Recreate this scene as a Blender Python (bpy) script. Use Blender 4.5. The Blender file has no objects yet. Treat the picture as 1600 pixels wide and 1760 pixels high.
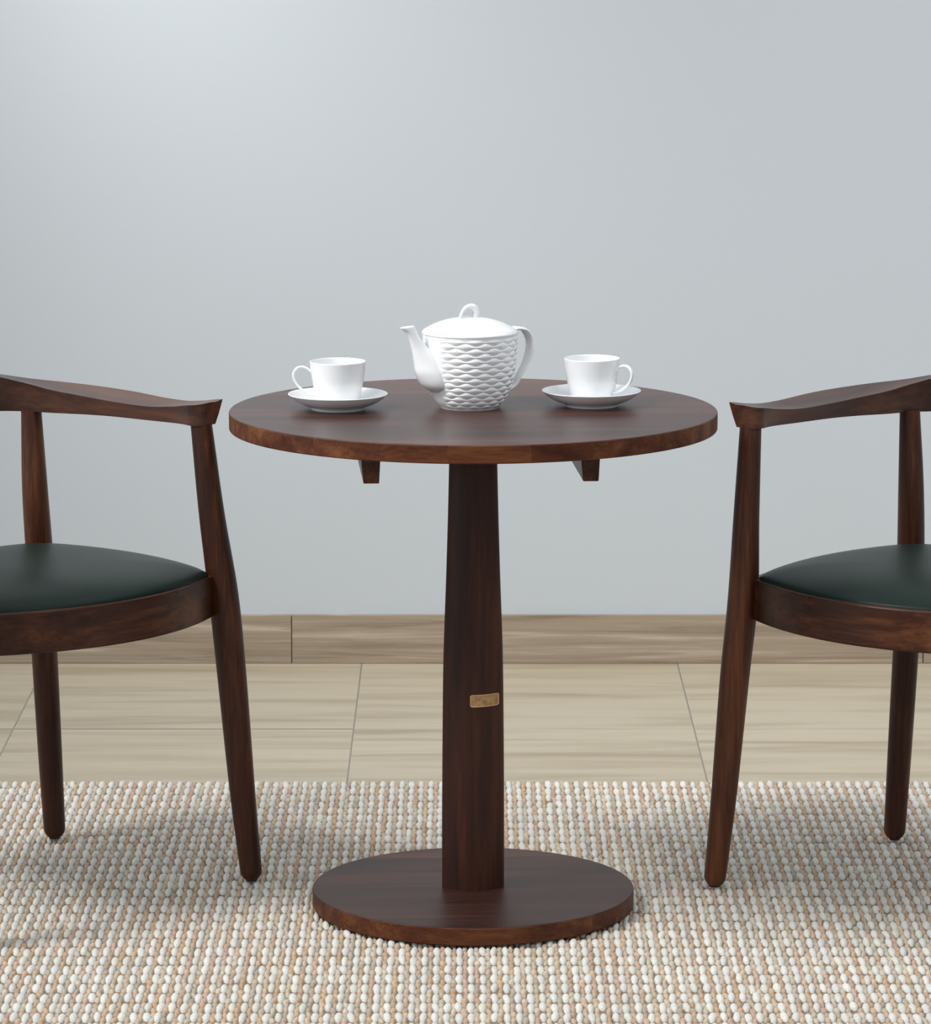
import bpy, bmesh, math, random
import numpy as np
from mathutils import Vector, Matrix

random.seed(7)
rng = np.random.default_rng(7)
sc = bpy.context.scene
col = sc.collection
R = math.radians

# ------------------------------------------------------------------ camera
cam_d = bpy.data.cameras.new('camera')
cam = bpy.data.objects.new('camera', cam_d)
col.objects.link(cam)
cam.location = (0, 0, 1.5919)
cam.rotation_euler = (math.pi / 2 - 0.16397, 0, 0)
cam_d.sensor_fit = 'HORIZONTAL'
cam_d.sensor_width = 36
cam_d.lens = 7090 / 1600 * 36
cam_d.clip_end = 60
sc.camera = cam

# ------------------------------------------------------------------ light
w = bpy.data.worlds.new('room_daylight')
sc.world = w
w.use_nodes = True
bg = w.node_tree.nodes['Background']
bg.inputs[0].default_value = (0.93, 0.97, 1.0, 1)
bg.inputs[1].default_value = 1.0
_tc = w.node_tree.nodes.new('ShaderNodeTexCoord')
_sp = w.node_tree.nodes.new('ShaderNodeSeparateXYZ')
_rp = w.node_tree.nodes.new('ShaderNodeValToRGB')   # dim room near the horizon, bright ceiling overhead
w.node_tree.links.new(_tc.outputs['Generated'], _sp.inputs[0])
w.node_tree.links.new(_sp.outputs[2], _rp.inputs[0])
w.node_tree.links.new(_rp.outputs[0], bg.inputs[0])
_rp.color_ramp.elements[0].position = 0.0
_rp.color_ramp.elements[0].color = (0.46, 0.485, 0.50, 1)
_rp.color_ramp.elements[1].position = 0.75
_rp.color_ramp.elements[1].color = (0.97, 1.02, 1.06, 1)

def area(name, loc, target, size, power, color, size_y=None, spread=180):
    d = bpy.data.lights.new(name, 'AREA')
    d.shape = 'RECTANGLE'
    d.size = size
    d.size_y = size_y or size
    d.energy = power
    d.color = color
    d.spread = R(spread)
    o = bpy.data.objects.new(name, d)
    col.objects.link(o)
    o.location = loc
    o.rotation_euler = (Vector(target) - Vector(loc)).to_track_quat('-Z', 'Y').to_euler()
    return o

area('softbox_key', (-2.2, 5.0, 3.25), (0.35, 6.15, 0.6), 0.95, 18, (1.0, 0.985, 0.96), spread=68)
area('fill_left', (-3.2, 4.9, 1.25), (0.2, 6.3, 0.5), 1.3, 17, (0.97, 0.985, 1.0))  # added fill, not a real window: reaches under the left chair
area('wall_fill_right', (1.7, 4.7, 3.4), (0.75, 7.8, 0.65), 1.4, 9.0, (0.98, 0.99, 1.0), spread=60)  # added unseen light that brightens the wall towards the right
area('wall_fill_left', (-1.0, 6.5, 2.9), (-0.60, 7.83, 1.45), 0.4, 2.8, (1.0, 0.99, 0.98), spread=44)  # added unseen light that lifts the upper left of the wall

sc.view_settings.view_transform = 'Standard'
sc.view_settings.look = 'None'
sc.view_settings.gamma = 1
sc.view_settings.use_curve_mapping = False
sc.view_settings.exposure = 0.0

# ------------------------------------------------------------------ materials
def new_mat(name):
    m = bpy.data.materials.new(name)
    m.use_nodes = True
    nt = m.node_tree
    return m, nt, nt.nodes['Principled BSDF']

def node(nt, t, **kw):
    n = nt.nodes.new(t)
    for k, v in kw.items():
        if isinstance(k, str) and hasattr(n, k):
            setattr(n, k, v)
    return n

def ramp(nt, stops):
    r = nt.nodes.new('ShaderNodeValToRGB')
    el = r.color_ramp.elements
    while len(el) < len(stops):
        el.new(0.5)
    for e, (p, c) in zip(el, stops):
        e.position = p
        e.color = (*c, 1)
    return r

def mth(nt, op, a, b=None):
    n = nt.nodes.new('ShaderNodeMath')
    n.operation = op
    for i, v in enumerate((a, b)):
        if v is None:
            continue
        if hasattr(v, 'links'):
            nt.links.new(v, n.inputs[i])
        else:
            n.inputs[i].default_value = v
    return n.outputs[0]

def mix(nt, fac, a, b, mode='MIX'):
    n = nt.nodes.new('ShaderNodeMix')
    n.data_type = 'RGBA'
    n.blend_type = mode
    for s, v in ((n.inputs[0], fac), (n.inputs[6], a), (n.inputs[7], b)):
        if hasattr(v, 'links'):
            nt.links.new(v, s)
        elif isinstance(v, tuple):
            s.default_value = (*v, 1)
        else:
            s.default_value = v
    return n.outputs[2]

def wood(name, axis, dark, mid, light, rough=0.36, planks=0.0, coat=0.06, gscale=1.0, spec=0.22):
    m, nt, b = new_mat(name)
    L = nt.links
    tc = node(nt, 'ShaderNodeTexCoord')
    mp = node(nt, 'ShaderNodeMapping')
    s = [26 * gscale] * 3
    s[axis] = 2.2 * gscale
    mp.inputs['Scale'].default_value = s
    src = tc.outputs['Object']
    if planks:
        sep = node(nt, 'ShaderNodeSeparateXYZ')
        L.new(src, sep.inputs[0])
        pid = mth(nt, 'FLOOR', mth(nt, 'DIVIDE', sep.outputs[1], planks))
        cmb = node(nt, 'ShaderNodeCombineXYZ')
        L.new(mth(nt, 'ADD', sep.outputs[0], mth(nt, 'MULTIPLY', pid, 3.71)), cmb.inputs[0])
        L.new(mth(nt, 'ADD', sep.outputs[1], mth(nt, 'MULTIPLY', pid, 1.93)), cmb.inputs[1])
        L.new(sep.outputs[2], cmb.inputs[2])
        src = cmb.outputs[0]
    L.new(src, mp.inputs[0])
    n1 = node(nt, 'ShaderNodeTexNoise')
    n1.inputs['Scale'].default_value = 1.0
    n1.inputs['Detail'].default_value = 6
    n1.inputs['Roughness'].default_value = 0.62
    n1.inputs['Distortion'].default_value = 0.6
    L.new(mp.outputs[0], n1.inputs['Vector'])
    mp2 = node(nt, 'ShaderNodeMapping')
    s2 = [7.0 * gscale] * 3
    s2[axis] = 1.1 * gscale
    mp2.inputs['Scale'].default_value = s2
    L.new(src, mp2.inputs[0])
    n2 = node(nt, 'ShaderNodeTexNoise')
    n2.inputs['Scale'].default_value = 1.0
    n2.inputs['Detail'].default_value = 3
    n2.inputs['Distortion'].default_value = 1.2
    L.new(mp2.outputs[0], n2.inputs['Vector'])
    mp3 = node(nt, 'ShaderNodeMapping')
    s3 = [150 * gscale] * 3
    s3[axis] = 7.0 * gscale
    mp3.inputs['Scale'].default_value = s3
    L.new(src, mp3.inputs[0])
    n3 = node(nt, 'ShaderNodeTexNoise')
    n3.inputs['Scale'].default_value = 1.0
    n3.inputs['Detail'].default_value = 4
    n3.inputs['Roughness'].default_value = 0.7
    L.new(mp3.outputs[0], n3.inputs['Vector'])
    fac = mth(nt, 'ADD', mth(nt, 'ADD', mth(nt, 'MULTIPLY', n1.outputs[0], 0.40), mth(nt, 'MULTIPLY', n2.outputs[0], 0.38)), mth(nt, 'MULTIPLY', n3.outputs[0], 0.22))
    rp = ramp(nt, [(0.39, dark), (0.5, mid), (0.61, light)])
    L.new(fac, rp.inputs[0])
    colr = rp.outputs[0]
    if planks:
        wn = node(nt, 'ShaderNodeTexWhiteNoise')
        wn.noise_dimensions = '1D'
        L.new(pid, wn.inputs['W'])
        k = mth(nt, 'ADD', mth(nt, 'MULTIPLY', wn.outputs[0], 0.45), 0.78)
        cc = node(nt, 'ShaderNodeCombineXYZ')
        for i in range(3):
            L.new(k, cc.inputs[i])
        colr = mix(nt, 1.0, colr, cc.outputs[0], 'MULTIPLY')
    L.new(colr, b.inputs['Base Color'])
    b.inputs['Roughness'].default_value = rough
    b.inputs['Coat Weight'].default_value = coat
    b.inputs['Specular IOR Level'].default_value = spec
    b.inputs['Coat Roughness'].default_value = 0.3
    bp_ = node(nt, 'ShaderNodeBump')
    bp_.inputs['Strength'].default_value = 0.08
    bp_.inputs['Distance'].default_value = 0.002
    L.new(n1.outputs[0], bp_.inputs['Height'])
    L.new(bp_.outputs[0], b.inputs['Normal'])
    return m

D1, D2, D3 = (0.0135, 0.0040, 0.0024), (0.046, 0.0135, 0.0062), (0.130, 0.043, 0.0150)
W_X = wood('walnut_grain_across', 0, D1, D2, D3)
W_Y = wood('walnut_grain_sideways', 1, D1, D2, D3)
W_Z = wood('walnut_grain_upright', 2, D1, D2, D3, rough=0.42)
W_TOP = wood('walnut_planked_top', 0, (0.030, 0.0125, 0.0100), (0.055, 0.0220, 0.0165), (0.095, 0.039, 0.025), rough=0.36, planks=0.088, coat=0.06, spec=0.34)
W_BASE = wood('walnut_base_plate', 0, (0.026, 0.0100, 0.0075), (0.046, 0.0170, 0.0120), (0.080, 0.031, 0.019), rough=0.42, planks=0.088, coat=0.0, spec=0.24)
W_EDGE = wood('walnut_top_edge', 0, (0.050, 0.0135, 0.0065), (0.100, 0.031, 0.0125), (0.18, 0.066, 0.025), rough=0.5, coat=0.0, spec=0.16, planks=0.088, gscale=1.8)
W_PED = wood('walnut_pedestal', 2, (0.0135, 0.0042, 0.0030), (0.036, 0.0100, 0.0060), (0.080, 0.025, 0.011), rough=0.46, coat=0.0, spec=0.25)

def simple(name, c, rough, **kw):
    m, nt, b = new_mat(name)
    b.inputs['Base Color'].default_value = (*c, 1)
    b.inputs['Roughness'].default_value = rough
    for k, v in kw.items():
        b.inputs[k.replace('_', ' ')].default_value = v
    return m

PORC = simple('white_porcelain', (0.79, 0.80, 0.81), 0.16, Coat_Weight=0.25, Coat_Roughness=0.05)
GLIDE = simple('dark_glide', (0.018, 0.006, 0.005), 0.6)

# leather
LEA, nt, b = new_mat('dark_green_leather')
tc = node(nt, 'ShaderNodeTexCoord')
v = node(nt, 'ShaderNodeTexVoronoi'); v.inputs['Scale'].default_value = 420
nt.links.new(tc.outputs['Object'], v.inputs['Vector'])
nz = node(nt, 'ShaderNodeTexNoise'); nz.inputs['Scale'].default_value = 6
nt.links.new(tc.outputs['Object'], nz.inputs['Vector'])
rp = ramp(nt, [(0.35, (0.0060, 0.0138, 0.0100)), (0.65, (0.0088, 0.0182, 0.0135))])
nt.links.new(nz.outputs[0], rp.inputs[0]); nt.links.new(rp.outputs[0], b.inputs['Base Color'])
bu = node(nt, 'ShaderNodeBump'); bu.inputs['Strength'].default_value = 0.12; bu.inputs['Distance'].default_value = 0.0006
nt.links.new(v.outputs[0], bu.inputs['Height']); nt.links.new(bu.outputs[0], b.inputs['Normal'])
b.inputs['Roughness'].default_value = 0.38
b.inputs['Specular IOR Level'].default_value = 0.13

# brass plate
BRA, nt, b = new_mat('brushed_brass')
tc = node(nt, 'ShaderNodeTexCoord')
nz = node(nt, 'ShaderNodeTexNoise'); nz.inputs['Scale'].default_value = 160; nz.inputs['Detail'].default_value = 4
nt.links.new(tc.outputs['Object'], nz.inputs['Vector'])
rp = ramp(nt, [(0.35, (0.30, 0.17, 0.07)), (0.65, (0.46, 0.28, 0.13))])
nt.links.new(nz.outputs[0], rp.inputs[0]); nt.links.new(rp.outputs[0], b.inputs['Base Color'])
b.inputs['Metallic'].default_value = 0.35; b.inputs['Roughness'].default_value = 0.5
BRA_RIM = simple('brass_rim', (0.60, 0.36, 0.20), 0.4, Metallic=0.4)

# wall paint
WALL, nt, b = new_mat('pale_blue_grey_paint')
tc = node(nt, 'ShaderNodeTexCoord')
nz = node(nt, 'ShaderNodeTexNoise'); nz.inputs['Scale'].default_value = 0.9; nz.inputs['Detail'].default_value = 3
nt.links.new(tc.outputs['Object'], nz.inputs['Vector'])
rp = ramp(nt, [(0.3, (0.455, 0.486, 0.512)), (0.7, (0.470, 0.500, 0.527))])
nt.links.new(nz.outputs[0], rp.inputs[0]); nt.links.new(rp.outputs[0], b.inputs['Base Color'])
b.inputs['Roughness'].default_value = 0.75
n2 = node(nt, 'ShaderNodeTexNoise'); n2.inputs['Scale'].default_value = 90
nt.links.new(tc.outputs['Object'], n2.inputs['Vector'])
bu = node(nt, 'ShaderNodeBump'); bu.inputs['Strength'].default_value = 0.03; bu.inputs['Distance'].default_value = 0.002
nt.links.new(n2.outputs[0], bu.inputs['Height']); nt.links.new(bu.outputs[0], b.inputs['Normal'])

# wood-look floor tiles (world coordinates = object coordinates)
WALL_Y, TILE, SEAM_X = 7.834, 0.6105, -0.2006
def tile_mat():
    m, nt, b = new_mat('wood_look_tile')
    L = nt.links
    tc = node(nt, 'ShaderNodeTexCoord')
    sep = node(nt, 'ShaderNodeSeparateXYZ'); L.new(tc.outputs['Object'], sep.inputs[0])
    tx = mth(nt, 'DIVIDE', mth(nt, 'SUBTRACT', sep.outputs[0], SEAM_X), TILE)
    ty = mth(nt, 'DIVIDE', mth(nt, 'SUBTRACT', WALL_Y, sep.outputs[1]), 0.5975)
    ix, iy = mth(nt, 'FLOOR', tx), mth(nt, 'FLOOR', ty)
    fx, fy = mth(nt, 'FRACT', tx), mth(nt, 'FRACT', ty)
    ex = mth(nt, 'LESS_THAN', mth(nt, 'MINIMUM', fx, mth(nt, 'SUBTRACT', 1.0, fx)), 0.0024)
    ey = mth(nt, 'LESS_THAN', mth(nt, 'MINIMUM', fy, mth(nt, 'SUBTRACT', 1.0, fy)), 0.0075)
    ey = mth(nt, 'MULTIPLY', ey, mth(nt, 'ADD', 0.2, mth(nt, 'MULTIPLY', 0.8, mth(nt, 'LESS_THAN', ix, -0.5))))
    g = mth(nt, 'MAXIMUM', ex, ey)
    cmb = node(nt, 'ShaderNodeCombineXYZ')
    L.new(mth(nt, 'ADD', sep.outputs[0], mth(nt, 'MULTIPLY', ix, 5.3)), cmb.inputs[0])
    L.new(mth(nt, 'ADD', sep.outputs[1], mth(nt, 'MULTIPLY', iy, 2.7)), cmb.inputs[1])
    L.new(mth(nt, 'ADD', mth(nt, 'MULTIPLY', ix, 1.7), iy), cmb.inputs[2])
    mp = node(nt, 'ShaderNodeMapping'); mp.inputs['Scale'].default_value = (1.6, 16, 1)
    L.new(cmb.outputs[0], mp.inputs[0])
    n1 = node(nt, 'ShaderNodeTexNoise'); n1.inputs['Scale'].default_value = 1; n1.inputs['Detail'].default_value = 7
    n1.inputs['Distortion'].default_value = 0.5
    L.new(mp.outputs[0], n1.inputs['Vector'])
    rp = ramp(nt, [(0.30, (0.34, 0.275, 0.185)), (0.42, (0.405, 0.337, 0.237)), (0.52, (0.45, 0.383, 0.280)), (0.62, (0.475, 0.408, 0.300)), (0.75, (0.43, 0.350, 0.245))])
    L.new(n1.outputs[0], rp.inputs[0])
    c = mix(nt, g, rp.outputs[0], (0.24, 0.205, 0.165))
    L.new(c, b.inputs['Base Color'])
    b.inputs['Roughness'].default_value = 0.42
    bu = node(nt, 'ShaderNodeBump'); bu.inputs['Strength'].default_value = 0.5; bu.inputs['Distance'].default_value = 0.002
    L.new(mth(nt, 'SUBTRACT', 1.0, g), bu.inputs['Height']); L.new(bu.outputs[0], b.inputs['Normal'])
    return m
TILE_M = tile_mat()

def skirt_mat():
    m, nt, b = new_mat('wood_look_skirting')
    L = nt.links
    tc = node(nt, 'ShaderNodeTexCoord')
    geo = node(nt, 'ShaderNodeNewGeometry')
    add = node(nt, 'ShaderNodeVectorMath'); add.operation = 'ADD'
    cm = node(nt, 'ShaderNodeCombineXYZ'); L.new(mth(nt, 'MULTIPLY', geo.outputs['Random Per Island'], 9.0), cm.inputs[2])
    L.new(tc.outputs['Object'], add.inputs[0]); L.new(cm.outputs[0], add.inputs[1])
    mp = node(nt, 'ShaderNodeMapping'); mp.inputs['Scale'].default_value = (1.3, 1, 44)
    L.new(add.outputs[0], mp.inputs[0])
    n1 = node(nt, 'ShaderNodeTexNoise'); n1.inputs['Scale'].default_value = 1.6; n1.inputs['Detail'].default_value = 9
    n1.inputs['Roughness'].default_value = 0.65; n1.inputs['Distortion'].default_value = 0.9
    L.new(mp.outputs[0], n1.inputs['Vector'])
    rp = ramp(nt, [(0.34, (0.20, 0.150, 0.105)), (0.46, (0.27, 0.210, 0.150)), (0.57, (0.31, 0.247, 0.180)), (0.68, (0.42, 0.35, 0.275))])
    L.new(n1.outputs[0], rp.inputs[0]); L.new(rp.outputs[0], b.inputs['Base Color'])
    b.inputs['Roughness'].default_value = 0.5
    return m
SKIRT = skirt_mat()

def rug_mat():
    m, nt, b = new_mat('woven_wool_and_jute')
    L = nt.links
    at = node(nt, 'ShaderNodeAttribute'); at.attribute_name = 'tint'
    tc = node(nt, 'ShaderNodeTexCoord')
    nz = node(nt, 'ShaderNodeTexNoise'); nz.inputs['Scale'].default_value = 500; nz.inputs['Detail'].default_value = 2
    L.new(tc.outputs['Object'], nz.inputs['Vector'])
    rp = ramp(nt, [(0.3, (0.82, 0.82, 0.82)), (0.7, (1.1, 1.1, 1.1))])
    L.new(nz.outputs[0], rp.inputs[0])
    c = mix(nt, 1.0, at.outputs['Color'], rp.outputs[0], 'MULTIPLY')
    L.new(c, b.inputs['Base Color'])
    b.inputs['Roughness'].default_value = 0.9
    b.inputs['Specular IOR Level'].default_value = 0.15
    return m
RUG_M = rug_mat()

# ------------------------------------------------------------------ mesh helpers
def link(name, verts, faces, mat, parent=None, smooth=True, bevel=0, bseg=3, angle=40, subsurf=0):
    me = bpy.data.meshes.new(name)
    me.from_pydata([tuple(map(float, p)) for p in verts], [], faces)
    bm = bmesh.new(); bm.from_mesh(me)
    bmesh.ops.remove_doubles(bm, verts=bm.verts, dist=1e-6)
    bmesh.ops.recalc_face_normals(bm, faces=bm.faces)
    for e in bm.edges:
        if mat is not PORC and len(e.link_faces) == 2 and e.calc_face_angle(0) > R(48): e.smooth = False
    bm.to_mesh(me); bm.free()
    for mm in (mat if isinstance(mat, (list, tuple)) else [mat]):
        me.materials.append(mm)
    o = bpy.data.objects.new(name, me)
    col.objects.link(o)
    if smooth:
        me.polygons.foreach_set('use_smooth', [True] * len(me.polygons))
    if bevel:
        md = o.modifiers.new('bevel', 'BEVEL'); md.width = bevel; md.segments = bseg
        md.limit_method = 'ANGLE'; md.angle_limit = R(angle); md.harden_normals = False
        if smooth:
            wn = o.modifiers.new('wn', 'WEIGHTED_NORMAL'); wn.keep_sharp = True
    if subsurf:
        md = o.modifiers.new('sub', 'SUBSURF'); md.levels = subsurf; md.render_levels = subsurf
    if parent:
        o.parent = parent
    return o

def loft(rings, cap=True, closed=True):
    n = len(rings[0]); V = [p for r in rings for p in r]; F = []
    for i in range(len(rings) - 1):
        for j in range(n if closed else n - 1):
            k = (j + 1) % n
            F.append((i * n + j, i * n + k, (i + 1) * n + k, (i + 1) * n + j))
    if cap:
        F.append(tuple(range(n))[::-1])
        F.append(tuple(range((len(rings) - 1) * n, len(rings) * n)))
    return V, F

def lathe(profile, n=96, c=(0, 0)):
    rings = []
    for r, z in profile:
        rings.append([(c[0] + r * math.cos(2 * math.pi * j / n), c[1] + r * math.sin(2 * math.pi * j / n), z) for j in range(n)])
    return loft(rings, cap=False)

def catmull(P, m):
    P = [np.array(p, float) for p in P]
    Q = [2 * P[0] - P[1]] + P + [2 * P[-1] - P[-2]]
    out = []
    for i in range(1, len(Q) - 2):
        for s in range(m):
            t = s / m
            a, b_, c, d = Q[i - 1], Q[i], Q[i + 1], Q[i + 2]
            out.append(0.5 * ((2 * b_) + (-a + c) * t + (2 * a - 5 * b_ + 4 * c - d) * t * t + (-a + 3 * b_ - 3 * c + d) * t ** 3))
    out.append(P[-1])
    return out

def empty(name, loc=(0, 0, 0), rz=0, label=None, cat=None, group=None):
    o = bpy.data.objects.new(name, None)
    o.empty_display_size = 0.05
    col.objects.link(o)
    o.location = loc; o.rotation_euler = (0, 0, rz)
    tag(o, label, cat, group)
    return o

def tag(o, label=None, cat=None, group=None, kind=None):
    if label: o['label'] = label
    if cat: o['category'] = cat
    if group: o['group'] = group
    if kind: o['kind'] = kind
    return o

def box_vf(x0, x1, y0, y1, z0, z1, off=0):
    V = [(x0, y0, z0), (x1, y0, z0), (x1, y1, z0), (x0, y1, z0), (x0, y0, z1), (x1, y0, z1), (x1, y1, z1), (x0, y1, z1)]
    F = [(0, 3, 2, 1), (4, 5, 6, 7), (0, 1, 5, 4), (1, 2, 6, 5), (2, 3, 7, 6), (3, 0, 4, 7)]
    return V, [tuple(i + off for i in f) for f in F]

def copy_tree(o, parent=None):
    c = o.copy(); col.objects.link(c)
    if parent: c.parent = parent
    for ch in list(o.children):
        copy_tree(ch, c)
    return c

# ------------------------------------------------------------------ setting
V, F = box_vf(-2.6, 2.6, 1.5, WALL_Y + 0.1, -0.08, 0.0)
tag(link('floor', V, F, TILE_M, smooth=False), kind='structure')
V, F = box_vf(-2.6, 2.6, WALL_Y, WALL_Y + 0.12, 0.0, 3.0)
tag(link('wall_back', V, F, WALL, smooth=False), kind='structure')
V, F = [], []
for a, b_ in ((-1.555, -0.3368), (-0.3350, 0.8840), (0.8858, 2.1)):
    v_, f_ = box_vf(a, b_, WALL_Y - 0.009, WALL_Y, 0.0006, 0.0952, len(V)); V += v_; F += f_
tag(link('baseboard_back', V, F, SKIRT, smooth=False, bevel=0.0008, bseg=2), kind='structure')

# ------------------------------------------------------------------ rug
def build_rug():
    x0, x1, y0, y1 = -1.50, 1.50, 4.35, 6.795
    zb = 0.0045
    seg, tiers = 8, (0.0, 0.45, 0.8)
    tv = []
    for t in tiers:
        rr = math.sqrt(1 - t * t)
        for j in range(seg):
            a = 2 * math.pi * j / seg
            tv.append((rr * math.cos(a), rr * math.sin(a), t))
    tv.append((0, 0, 1))
    tv = np.array(tv)
    tf = []
    for i in range(2):
        for j in range(seg):
            k = (j + 1) % seg
            tf.append((i * seg + j, i * seg + k, (i + 1) * seg + k, (i + 1) * seg + j))
    tf += [(2 * seg + j, 2 * seg + (j + 1) % seg, 3 * seg, 3 * seg) for j in range(seg)]
    quads = np.array(tf[:2 * seg]); tris = np.array([f[:3] for f in tf[2 * seg:]])
    px, py = 0.0163, 0.0475
    nx, ny = int((x1 - x0) / px), int((y1 - y0) / py)
    C, S, T, A = [], [], [], []
    cream = np.array([0.69, 0.68, 0.635])
    tans = np.array([[0.53, 0.37, 0.245], [0.56, 0.43, 0.31], [0.56, 0.475, 0.375], [0.47, 0.385, 0.30], [0.53, 0.37, 0.28]])
    for i in range(nx):
        shade = rng.uniform(0.96, 1.03)
        ct = tans[rng.integers(0, 5)]
        for j in range(ny):
            cx = x0 + (i + 0.5) * px + rng.normal(0, 0.0005)
            cy = y1 - (j + 0.5) * py + rng.normal(0, 0.0022)
            C.append((cx, cy, zb)); S.append((0.0060 * rng.uniform(0.9, 1.10), 0.0195 * rng.uniform(0.88, 1.1), 0.0070 * rng.uniform(0.88, 1.03)))
            T.append(cream * shade * rng.uniform(0.93, 1.05) * np.array([1, 1, rng.uniform(0.96, 1.04)])); A.append(rng.normal(0, 0.05))
            if i < nx - 1:
                if rng.random() < 0.8: ct = tans[rng.integers(0, 5)]
                for h in (0.25, 0.75):
                    C.append((cx + px / 2 + rng.normal(0, 0.0004), y1 - (j + h) * py + rng.normal(0, 0.002), zb))
                    S.append((0.0043 * rng.uniform(0.85, 1.15), 0.0118 * rng.uniform(0.85, 1.1), 0.0043 * rng.uniform(0.8, 1.25)))
                    T.append(ct * rng.uniform(0.88, 1.12)); A.append(rng.normal(0, 0.12))
    C, S, T, A = map(np.array, (C, S, T, A))
    N, m = len(C), len(tv)
    P = tv[None] * S[:, None]
    ca, sa = np.cos(A)[:, None], np.sin(A)[:, None]
    X = P[..., 0] * ca - P[..., 1] * sa; Y = P[..., 0] * sa + P[..., 1] * ca
    P = np.stack([X, Y, P[..., 2]], -1) + C[:, None]
    verts = P.reshape(-1, 3); tint = np.repeat(T, m, 0)
    bv, bf = box_vf(x0, x1, y0, y1, 0.0004, zb)
    off = len(verts)
    verts = np.vstack([verts, np.array(bv)]); tint = np.vstack([tint, np.tile([0.27, 0.21, 0.15], (8, 1))])  # backing colour darkened to paint shade into the gaps between nubs
    o_ = (np.arange(N) * m)[:, None, None]
    q = (quads[None] + o_).reshape(-1, 4); t = (tris[None] + o_).reshape(-1, 3)
    q = np.vstack([q, np.array(bf) + off])
    me = bpy.data.meshes.new('rug')
    me.vertices.add(len(verts)); me.vertices.foreach_set('co', verts.astype(np.float32).ravel())
    loops = np.concatenate([q.ravel(), t.ravel()])
    me.loops.add(len(loops)); me.loops.foreach_set('vertex_index', loops.astype(np.int32))
    starts = np.concatenate([np.arange(len(q)) * 4, len(q) * 4 + np.arange(len(t)) * 3])
    me.polygons.add(len(starts)); me.polygons.foreach_set('loop_start', starts.astype(np.int32))
    sm = np.ones(len(starts), bool); sm[len(q) - 6:len(q)] = False
    me.polygons.foreach_set('use_smooth', sm)
    me.update(calc_edges=True)
    ca_ = me.color_attributes.new('tint', 'FLOAT_COLOR', 'POINT')
    ca_.data.foreach_set('color', np.hstack([tint, np.ones((len(tint), 1))]).astype(np.float32).ravel())
    me.materials.append(RUG_M)
    o = bpy.data.objects.new('rug', me); col.objects.link(o)
    return o
tag(build_rug(), 'chunky woven cream and tan rug with nubby loops under the table and chairs', 'rug')
RUG_Z = 0.0118

# ------------------------------------------------------------------ chair
def tube_leg(pts, radii, flat=1.0, n=28):
    c = catmull(pts, 10); rr = catmull([(r,) for r in radii], 10)
    c = [(p[0], p[1], min(p[2], pts[-1][2])) for p in c]
    b = c[0]
    # rounded chamfer at the foot
    c = [(b[0], b[1], b[2] - 0.0115), (b[0], b[1], b[2] - 0.0100), (b[0], b[1], b[2] - 0.005)] + c
    rr = [(rr[0][0] * 0.66,), (rr[0][0] * 0.74,), (rr[0][0] * 0.93,)] + rr
    rings = []
    for p, r in zip(c, rr):
        rings.append([(p[0] + r[0] * math.cos(2 * math.pi * j / n), p[1] + r[0] * flat * math.sin(2 * math.pi * j / n), p[2]) for j in range(n)])
    return loft(rings)

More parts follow.
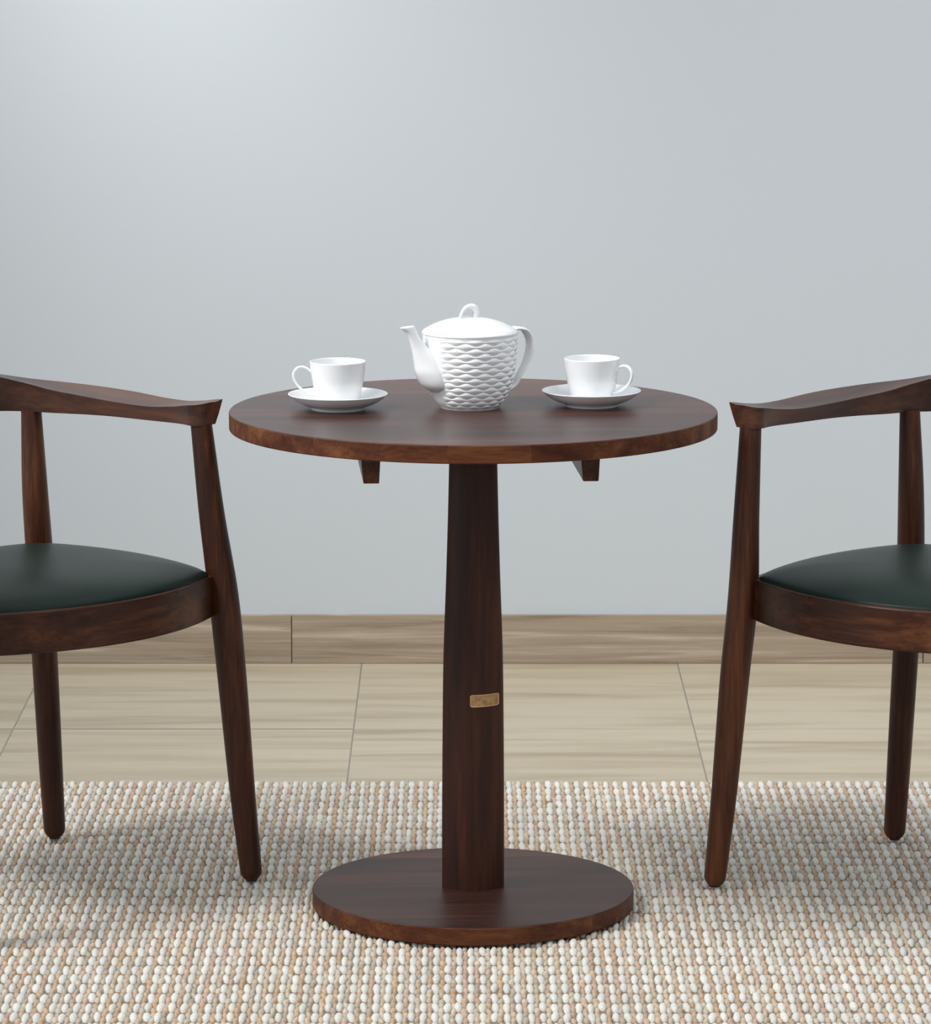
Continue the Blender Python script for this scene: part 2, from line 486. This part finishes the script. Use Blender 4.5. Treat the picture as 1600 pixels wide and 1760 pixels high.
def make_chair(wx, wy):
    root = empty('armchair')
    for s in (1, -1):
        # front leg, fattest where the seat rails join
        pts = [(0.2150, 0.2650 * s, 0.0268), (0.206, 0.257 * s, 0.15), (0.195, 0.2475 * s, 0.33), (0.186, 0.240 * s, 0.455), (0.177 + wx * .6, (0.231 + wy * .6) * s, 0.58), (0.1625 + wx, (0.2285 + wy) * s, 0.7128)]
        V, F = tube_leg(pts, [0.0168, 0.0195, 0.0222, 0.0228, 0.0195, 0.0162])
        lg = link('leg', V, F, W_Z, root)
        V, F = lathe([(0, RUG_Z), (0.0085, RUG_Z), (0.0092, RUG_Z + 0.001), (0.0092, 0.0156), (0, 0.0156)], 24, (0.2155, 0.2655 * s))
        link('glide', V, F, GLIDE, lg)
        pts = [(-0.2048, 0.2248 * s, 0.0268), (-0.203, 0.217 * s, 0.15), (-0.200, 0.206 * s, 0.33), (-0.197, 0.1985 * s, 0.455), (-0.193 + wx * .5, (0.1905 + wy * .3) * s, 0.58), (-0.201 + wx, (0.195 + wy * .5) * s, 0.7030)]
        V, F = tube_leg(pts, [0.0172, 0.0190, 0.0205, 0.0215, 0.0200, 0.0158])
        lg = link('leg', V, F, W_Z, root)
        V, F = lathe([(0, RUG_Z), (0.0085, RUG_Z), (0.0092, RUG_Z + 0.001), (0.0092, 0.0156), (0, 0.0156)], 24, (-0.205, 0.225 * s))
        link('glide', V, F, GLIDE, lg)
    # seat rails: swept rectangles between the legs
    def rail(name, path, z0, z1, th, mat, zb=None):
        rings = []
        for i, p in enumerate(path):
            a = path[max(i - 1, 0)]; c = path[min(i + 1, len(path) - 1)]
            t = np.array([c[0] - a[0], c[1] - a[1]]); t /= np.linalg.norm(t)
            nrm = np.array([-t[1], t[0]])
            q = np.array(p[:2])
            o_, i_ = q, q + nrm * th
            rings.append([(o_[0], o_[1], z0), (i_[0], i_[1], z0), (i_[0], i_[1], z1 + 0.001), (o_[0], o_[1], z1)])
        V, F = loft(rings)
        return link(name, V, F, mat, root, bevel=0.0028, bseg=3, angle=50)
    ys = np.linspace(-0.226, 0.226, 25)
    rail('front_rail', [(0.254 - 1.38 * y * y, y) for y in ys], 0.424, 0.486, 0.024, W_Y)
    xs = np.linspace(0.182, -0.190, 17)
    for s in (1, -1):
        path = [(x, s * (0.233 + (x - 0.182) * 0.095 + 0.038 * (1 - ((x + 0.004) / 0.186) ** 2))) for x in xs]
        if s < 0: path = path[::-1]
        rail('side_rail', path, 0.426, 0.484, 0.022, W_X)
    ys = np.linspace(0.196, -0.196, 17)
    rail('back_rail', [(-0.212 + 0.6 * y * y - 0.004, y) for y in ys], 0.426, 0.484, 0.022, W_Y)
    # cushion: rounded outline with a domed top
    pts = []
    for y in np.linspace(-0.219, 0.219, 41): pts.append((0.2465 - 1.30 * y * y, y))
    for x in np.linspace(0.180, -0.168, 21)[1:-1]: pts.append((x, 0.217 + (x - 0.182) * 0.095 + 0.037 * (1 - (x / 0.186) ** 2)))
    for y in np.linspace(0.178, -0.178, 15): pts.append((-0.200 + 0.6 * y * y, y))
    for x in np.linspace(-0.168, 0.180, 21)[1:-1]: pts.append((x, -(0.217 + (x - 0.182) * 0.095 + 0.037 * (1 - (x / 0.186) ** 2))))
    P = np.array(pts)
    for _ in range(2): P = 0.5 * P + 0.25 * (np.roll(P, 1, 0) + np.roll(P, -1, 0))
    c = np.array([0.01, 0.0])
    rings = [[(c[0] + (p[0] - c[0]) * 0.97, c[1] + (p[1] - c[1]) * 0.97, 0.452) for p in P]]
    for k in np.concatenate([[1.0], np.cos(np.linspace(0.05, math.pi / 2 - 0.02, 26))]):
        h = 0.4855 + CROWN * (1 - k ** 3.6) ** 0.58 if k < 1 else 0.476
        rings.append([(c[0] + (p[0] - c[0]) * k, c[1] + (p[1] - c[1]) * k, h) for p in P])
    V, F = loft(rings)
    link('seat_cushion', V, F, LEA, root)
    # one continuous arm and back rail: inner-top, outer-top, outer-bottom, inner-bottom
    st = [  # inner x,y,z | outer x,y,z | bottom z | outer bottom shrink
        (-0.282, 0.000, 0.772, -0.310, 0.000, 0.772, 0.692, 0.003),
        (-0.276, 0.085, 0.767, -0.304, 0.094, 0.766, 0.694, 0.003),
        (-0.250, 0.152, 0.756, -0.276, 0.174, 0.755, 0.698, 0.004),
        (-0.203, 0.183, 0.7455, -0.223, 0.215, 0.747, 0.700, 0.006),
        (-0.146, 0.194, 0.738, -0.164, 0.244, 0.7435, 0.702, 0.008),
        (-0.088, 0.209, 0.7325, -0.098, 0.264, 0.7405, 0.704, 0.010),
        (-0.028, 0.216, 0.7295, -0.032, 0.266, 0.7395, 0.706, 0.010),
        (0.050, 0.2175, 0.7295, 0.046, 0.259, 0.7385, 0.708, 0.009),
        (0.108, 0.2165, 0.7350, 0.100, 0.256, 0.7395, 0.710, 0.010),
        (0.140, 0.2110, 0.7400, 0.138, 0.256, 0.7435, 0.7115, 0.012),
        (0.158, 0.2065, 0.7428, 0.154, 0.2555, 0.7460, 0.712, 0.013),
        (0.170, 0.2095, 0.7440, 0.166, 0.2555, 0.7480, 0.712, 0.014),
        (0.1775, 0.2185, 0.7455, 0.175, 0.2555, 0.7490, 0.7125, 0.013),
        (0.1805, 0.2300, 0.7470, 0.1815, 0.2550, 0.7500, 0.713, 0.012)]
    st = [np.array(s_, float) for s_ in st]
    for s_ in st:
        if s_[0] > -0.26:
            s_[0] += wx; s_[3] += wx; s_[1] += wy; s_[4] += wy
    mir = []
    for s_ in st[:0:-1]:
        m_ = s_.copy(); m_[1] *= -1; m_[4] *= -1; mir.append(m_)
    full = catmull(mir + st, 8)
    rings = []
    for i, s_ in enumerate(full):
        I = s_[0:3]; O = s_[3:6]; zb_ = s_[6]
        d = np.array([I[0] - O[0], I[1] - O[1]]); L_ = np.linalg.norm(d); d = d / L_
        ob = O[:2] + d * s_[7]; ib = I[:2] + (-d) * 0.002
        e = 1.0
        back = 0
        tip = min(i, len(full) - 1 - i)
        # the tip leans: its bottom sits a little behind its top
        if tip < 10:
            back = 0.003 * (1 - tip / 10)
        mid = (I + O) / 2 + np.array([0, 0, -0.0015])
        rings.append([I, mid, O, ((O[0] + ob[0]) / 2 + 0.0 * e - back / 2, (O[1] + ob[1]) / 2, (O[2] * 0.45 + zb_ * 0.55)), (ob[0] - back, ob[1], zb_), (ib[0] - back, ib[1], zb_)])
    V, F = loft(rings)
    link('arm_and_back_rail', V, F, W_ARM, root, bevel=0.0042, bseg=4, angle=38)
    return root
CROWN = 0.0290
W_ARM = wood('walnut_arm', 0, (0.015, 0.0052, 0.0034), (0.040, 0.0132, 0.0078), (0.088, 0.031, 0.0145), rough=0.33, spec=0.4)

ch = make_chair(-0.004, -0.005)
ch.location = (-0.6660, 6.0745, 0); ch.rotation_euler = (0, 0, R(-44.9))
tag(ch, 'dark wooden armchair with green leather seat left of the table', 'chair', 'armchairs at the table')
c2 = make_chair(0.011, 0.010)
c2.location = (0.7193, 6.0686, 0); c2.rotation_euler = (0, 0, R(-130.3))
tag(c2, 'dark wooden armchair with green leather seat right of the table', 'chair', 'armchairs at the table')

# ------------------------------------------------------------------ table
TX, TY, TZ = 0.0113, 5.975, 0.755
tb = empty('round_pedestal_table', (TX, TY, RUG_Z), R(3.5), 'round dark wooden pedestal table set with tea between the two chairs', 'table')
def zt(z): return z - RUG_Z
def disc(name, r, z0, z1, bev, parent, top=W_TOP):
    prof = [(0, z0), (r - bev, z0)]
    for k in range(1, 5):
        a = math.pi / 2 * k / 4; prof.append((r - bev + bev * math.sin(a), z0 + bev - bev * math.cos(a)))
    for k in range(0, 5):
        a = math.pi / 2 * k / 4; prof.append((r - bev + bev * math.cos(a), z1 - bev + bev * math.sin(a)))
    prof.append((0, z1))
    V, F = lathe(prof, 160)
    o = link(name, V, F, [top, W_EDGE], parent)
    for p in o.data.polygons:
        if abs(p.normal.z) < 0.75: p.material_index = 1
    md = o.modifiers.new('wn', 'WEIGHTED_NORMAL')
    return o
disc('tabletop', 0.3568, zt(0.7288), zt(TZ), 0.0022, tb)
disc('base_plate', 0.2392, zt(0.0118), zt(0.0380), 0.002, tb, W_BASE)
# pedestal: lens-shaped column, slimmer at the top
prof = [(0.037, 0.0462, 0.0310), (0.15, 0.0462, 0.0310), (0.27, 0.0455, 0.0305), (0.39, 0.0440, 0.0295), (0.50, 0.0402, 0.0275), (0.59, 0.0375, 0.0260), (0.68, 0.0354, 0.0245), (0.7285, 0.0346, 0.0240)]
cp = catmull(prof, 8)
def ped(th, a, b_, n=1.55):
    c, s = math.cos(th), math.sin(th)
    return (a * math.copysign(abs(c) ** (2 / n), c), b_ * math.copysign(abs(s) ** (2 / n), s))
rings = []
for z, a, b_ in cp:
    rings.append([(*ped(2 * math.pi * j / 96, a, b_), zt(z)) for j in range(96)])
V, F = loft(rings)
pd = link('pedestal', V, F, W_PED, tb)
# name plate bent round the pedestal
def surf(x, a=0.0449, b_=0.0302, n=1.55):
    return -b_ * max(0.0, 1 - abs(x / a) ** n) ** (1 / n)
def plate(name, xa, xb, za, zb_, off, th, mat, cr=0.0):
    xs = np.linspace(xa, xb, 22); rings = []
    for x in xs:
        y = surf(x)
        d = (surf(x + 1e-4) - surf(x - 1e-4)) / 2e-4
        nrm = np.array([d, -1.0]); nrm /= np.linalg.norm(nrm)
        e = min(x - xa, xb - x); ins = cr - math.sqrt(max(0, cr * cr - max(0, cr - e) ** 2)) if cr else 0
        q0 = np.array([x, y]) + nrm * off; q1 = q0 + nrm * th
        rings.append([(q0[0], q0[1], za + ins), (q1[0], q1[1], za + ins), (q1[0], q1[1], zb_ - ins), (q0[0], q0[1], zb_ - ins)])
    V, F = loft(rings)
    return link(name, V, F, mat, smooth=False, bevel=0.0003, bseg=2)
pl = plate('name_plate', -0.0062, 0.0368, zt(0.3168), zt(0.3352), -0.001, 0.0022, BRA_RIM, 0.002)
pl.parent = pd; pl['label'] = 'small curved brass name plate'
pl.data.materials.append(BRA)
bm = bmesh.new(); bm.from_mesh(pl.data)
ff = [f for f in bm.faces if f.normal.y < -0.3 and len(f.verts) == 4 and abs(f.normal.z) < 0.5]
for f in ff: f.material_index = 1
res = bmesh.ops.inset_region(bm, faces=ff, thickness=0.0014, depth=-0.0004)
for f in res['faces']: f.material_index = 0
bm.to_mesh(pl.data); bm.free()
# battens under the top, running front to back
for x, yf in ((-0.1600, -0.277), (0.1480, -0.2745)):
    y1 = 0.272
    zt_, zb_ = zt(0.7288), zt(0.6905)
    V = [(x - .0145, yf, zt_), (x + .0130, yf, zt_), (x + .0110, yf + .001, zb_), (x - .0110, yf + .001, zb_),
         (x - .0145, y1, zt_), (x + .0130, y1, zt_), (x + .0110, y1 - .03, zb_), (x - .0110, y1 - .03, zb_)]
    F = [(0, 1, 2, 3), (7, 6, 5, 4), (0, 4, 5, 1), (3, 2, 6, 7), (0, 3, 7, 4), (1, 5, 6, 2)]
    link('batten', V, F, W_Y, tb, smooth=True, bevel=0.0012, bseg=2)

# ------------------------------------------------------------------ tea set
def sweep(path, frames, close_tip=True, n=28):
    rings = []
    for c, (u, v_) in zip(path, frames):
        rings.append([tuple(np.array(c) + u * math.cos(2 * math.pi * j / n) + v_ * math.sin(2 * math.pi * j / n)) for j in range(n)])
    return loft(rings, cap=close_tip)

def ribbon(path3, half_t, half_w, wdir=(0, 1, 0), m=8, n=20):
    """rounded ribbon swept along a planar path (x,z); thickness in plane, width along wdir"""
    P = catmull(path3, m); N = len(P); fr = []
    hw = catmull([(h,) for h in half_w], m) if hasattr(half_w, '__len__') else [(half_w,)] * N
    ht = catmull([(h,) for h in half_t], m) if hasattr(half_t, '__len__') else [(half_t,)] * N
    wd = np.array(wdir, float)
    for i in range(N):
        t = P[min(i + 1, N - 1)] - P[max(i - 1, 0)]; t /= np.linalg.norm(t)
        nn = np.cross(wd, t); nn /= np.linalg.norm(nn)
        fr.append((nn * ht[i][0], wd * hw[i][0]))
    return sweep(P, fr, True, n)

def make_saucer():
    prof = [(0.0, 0.0035), (0.034, 0.0030), (0.0360, 0.0), (0.0392, 0.0), (0.0402, 0.0032), (0.052, 0.0072), (0.064, 0.0140), (0.0718, 0.0208), (0.0730, 0.0222), (0.0727, 0.0229),
            (0.0712, 0.0226), (0.063, 0.0168), (0.051, 0.0103), (0.041, 0.0072), (0.031, 0.0062), (0.0295, 0.0055), (0.0, 0.0055)]
    P = catmull(prof, 3); V, F = lathe([(max(0, p[0]), p[1]) for p in P], 96)
    return link('saucer', V, F, PORC)

def make_cup():
    root = empty('teacup')
    prof = [(0.0, 0.0015), (0.023, 0.0012), (0.0245, 0.0), (0.0265, 0.0002), (0.0280, 0.0025), (0.0312, 0.0075), (0.0342, 0.0180), (0.0370, 0.0320), (0.0392, 0.0460), (0.0406, 0.0585), (0.0411, 0.0640),
            (0.0405, 0.0648), (0.0395, 0.0640), (0.0388, 0.0560), (0.0370, 0.0400), (0.0345, 0.0260), (0.0310, 0.0110), (0.025, 0.0055), (0.0, 0.0050)]
    P = catmull(prof, 4); V, F = lathe([(max(0, p[0]), p[1]) for p in P], 96)
    link('bowl', V, F, PORC, root)
    z0 = -0.0060
    path = [(0.0385, 0, 0.0545), (0.0440, 0, 0.0590), (0.0510, 0, 0.0620), (0.0590, 0, 0.0605), (0.0645, 0, 0.0530), (0.0640, 0, 0.0440), (0.0590, 0, 0.0350), (0.0520, 0, 0.0285), (0.0430, 0, 0.0235), (0.0340, 0, 0.0205)]
    path = [(p[0], 0, p[2] + z0) for p in path]
    V, F = ribbon(path, 0.0021, [0.0036, 0.0032, 0.003, 0.003, 0.003, 0.003, 0.003, 0.0032, 0.0034, 0.0036])
    link('handle', V, F, PORC, root)
    return root

sa = make_saucer(); sa.location = (-0.1867, 5.984, TZ)
tag(sa, 'white porcelain saucer under the left teacup, on the round table', 'saucer', 'saucers on the table')
cu = make_cup(); cu.location = (-0.1867, 5.984, TZ + 0.0056); cu.rotation_euler = (0, 0, R(180))
tag(cu, 'white porcelain teacup left of the teapot, handle pointing left', 'cup', 'teacups on the table')
s2 = sa.copy(); col.objects.link(s2); s2.location = (0.1852, 6.0195, TZ)
tag(s2, 'white porcelain saucer under the right teacup, on the round table', 'saucer', 'saucers on the table')
k2 = copy_tree(cu); k2.location = (0.1860, 6.0195, TZ + 0.0056); k2.rotation_euler = (0, 0, R(-27))
tag(k2, 'white porcelain teacup right of the teapot, handle pointing right', 'cup', 'teacups on the table')

tp = empty('teapot', (0.0063, 6.000, TZ), R(25), 'white porcelain teapot with rippled body and looped lid knob, centre of the table', 'teapot')
# body with staggered wavy ribs
bp_prof = catmull([(0.0432, 0.0), (0.0455, 0.0035), (0.0508, 0.0100), (0.0560, 0.0200), (0.0602, 0.0310), (0.0635, 0.0430), (0.0660, 0.0570), (0.0676, 0.0710), (0.0686, 0.0850), (0.0692, 0.0980), (0.0696, 0.1095)], 12)
rs = np.array([p[0] for p in bp_prof]); zs = np.array([p[1] for p in bp_prof])
NZ, NT, ROWS, PER = 240, 360, 15, 15
zz = np.linspace(0, 0.1095, NZ)
rings = [[(0, 0, 0.002)] * NT, [((0.041) * math.cos(2 * math.pi * j / NT), 0.041 * math.sin(2 * math.pi * j / NT), 0.0) for j in range(NT)]]
arc = np.concatenate([[0], np.cumsum(np.hypot(np.diff(np.interp(zz, zs, rs)), np.diff(zz)))]); arc /= arc[-1]
for i, z in enumerate(zz):
    r0 = np.interp(z, zs, rs); ring = []
    t = (arc[i] - 0.02) / 0.96 * ROWS
    for j in range(NT):
        th = 2 * math.pi * j / NT
        cw = 0.30 * math.cos(PER * th)
        d = 0.0
        if 0 < t < ROWS:
            k = int(t)
            lo = hi = None
            for kk in (k - 1, k, k + 1):
                b0 = kk + (cw if kk % 2 == 0 else -cw); b1 = kk + 1 + (cw if (kk + 1) % 2 == 0 else -cw)
                if b0 <= t < b1: lo, hi = b0, b1
            if lo is not None:
                u = (t - lo) / (hi - lo)
                # bulge that leans outward to its upper edge, then tucks in
                d = 0.0013 * (0.35 + 0.65 * (hi - lo)) * (math.sin(math.pi * u ** 1.3)) - 0.0003
            edge = min(t, ROWS - t); d *= min(1, edge / 0.5)
            # smooth zone round the spout root (local -X)
            ang = abs(math.atan2(math.sin(th - math.pi), math.cos(th - math.pi)))
            wz = 0.42 if z > 0.02 else 0.28
            f = min(1, max(0, (ang - wz) / 0.22)); d *= f * f * (3 - 2 * f)
        ring.append(((r0 + d) * math.cos(th), (r0 + d) * math.sin(th), z))
    rings.append(ring)
rings.append([(0.064 * math.cos(2 * math.pi * j / NT), 0.064 * math.sin(2 * math.pi * j / NT), 0.1100) for j in range(NT)])
V, F = loft(rings, cap=False)
link('body', V, F, PORC, tp)
P = catmull([(0.060, 0.1096), (0.0695, 0.1098), (0.0703, 0.1112), (0.0697, 0.1128), (0.0655, 0.1165), (0.056, 0.1215), (0.043, 0.1268), (0.028, 0.1308), (0.012, 0.1328), (0.0, 0.1332)], 6)
V, F = lathe([(max(0, p[0]), p[1]) for p in P], 96)
lid = link('lid', V, F, PORC, tp)
kp = [(-0.0160, 0, 0.1305), (-0.0135, 0, 0.1385), (-0.0085, 0, 0.1460), (-0.001, 0, 0.1495), (0.0065, 0, 0.1475), (0.0100, 0, 0.1415), (0.0092, 0, 0.1350), (0.0070, 0, 0.1300)]
V, F = ribbon(kp, [.0024, .0024, .0026, .0032, .0046, .0054, .0052, .0042], [0.005, 0.005, 0.0055, 0.006, 0.0065, 0.0065, 0.006, 0.005], (0.42, 0.90, 0))
kn = link('knob', V, F, PORC, lid)
# spout
sp = [(689, 566, 713, 562, 0.0060), (700, 576, 722, 582, 0.0080), (708, 598, 738, 599, 0.0125), (713, 622, 759, 615, 0.0210), (717, 643, 772, 640, 0.0290), (727, 663, 774, 660, 0.0300), (742, 674, 778, 668, 0.0220)]
def loc_(u, v_):
    l = (808 - u) / 1177 / 0.906
    return np.array([-l, 0, (700 - v_ + 73 * l) / 1161])
secs = []
for (ua, va, ub, vb, hw) in sp:
    a, b_ = loc_(ua, va), loc_(ub, vb)
    secs.append(np.concatenate([(a + b_) / 2, (b_ - a) / 2, [hw]]))
secs = catmull(secs, 8)
path = [s_[:3] for s_ in secs]; fr = [(s_[3:6], np.array([0, s_[6], 0])) for s_ in secs]
# inner wall of the mouth
inn_p, inn_f = [], []
for q, k in ((0, 0.93), (0, 0.78), (4, 0.72), (9, 0.68)):
    inn_p.append(path[q] + (np.array([0, 0, 0.0006]) if q == 0 and k > .9 else 0)); inn_f.append((fr[q][0] * k, fr[q][1] * k))
path = inn_p[::-1] + path; fr = inn_f[::-1] + fr
V, F = sweep(path, fr, True, 40)
link('spout', V, F, PORC, tp)
hp = [(878, 566), (888, 563), (902, 566), (911, 579), (912.5, 597), (906, 620), (893, 645), (884, 662), (876, 673)]
pts = []
for u, v_ in hp:
    l = (u - 808) / 1177 / 0.906
    pts.append((l, 0, (700 - v_ - 73 * l) / 1161))
pts[-1] = (0.0545, 0, 0.0195)
V, F = ribbon(pts, [0.003, 0.003, 0.0028, 0.0026, 0.0026, 0.0026, 0.0026, 0.0028, 0.003], [0.0085, 0.0095, 0.0105, 0.0110, 0.0105, 0.009, 0.0075, 0.006, 0.005], (-0.22, 0.975, 0))
link('handle', V, F, PORC, tp)
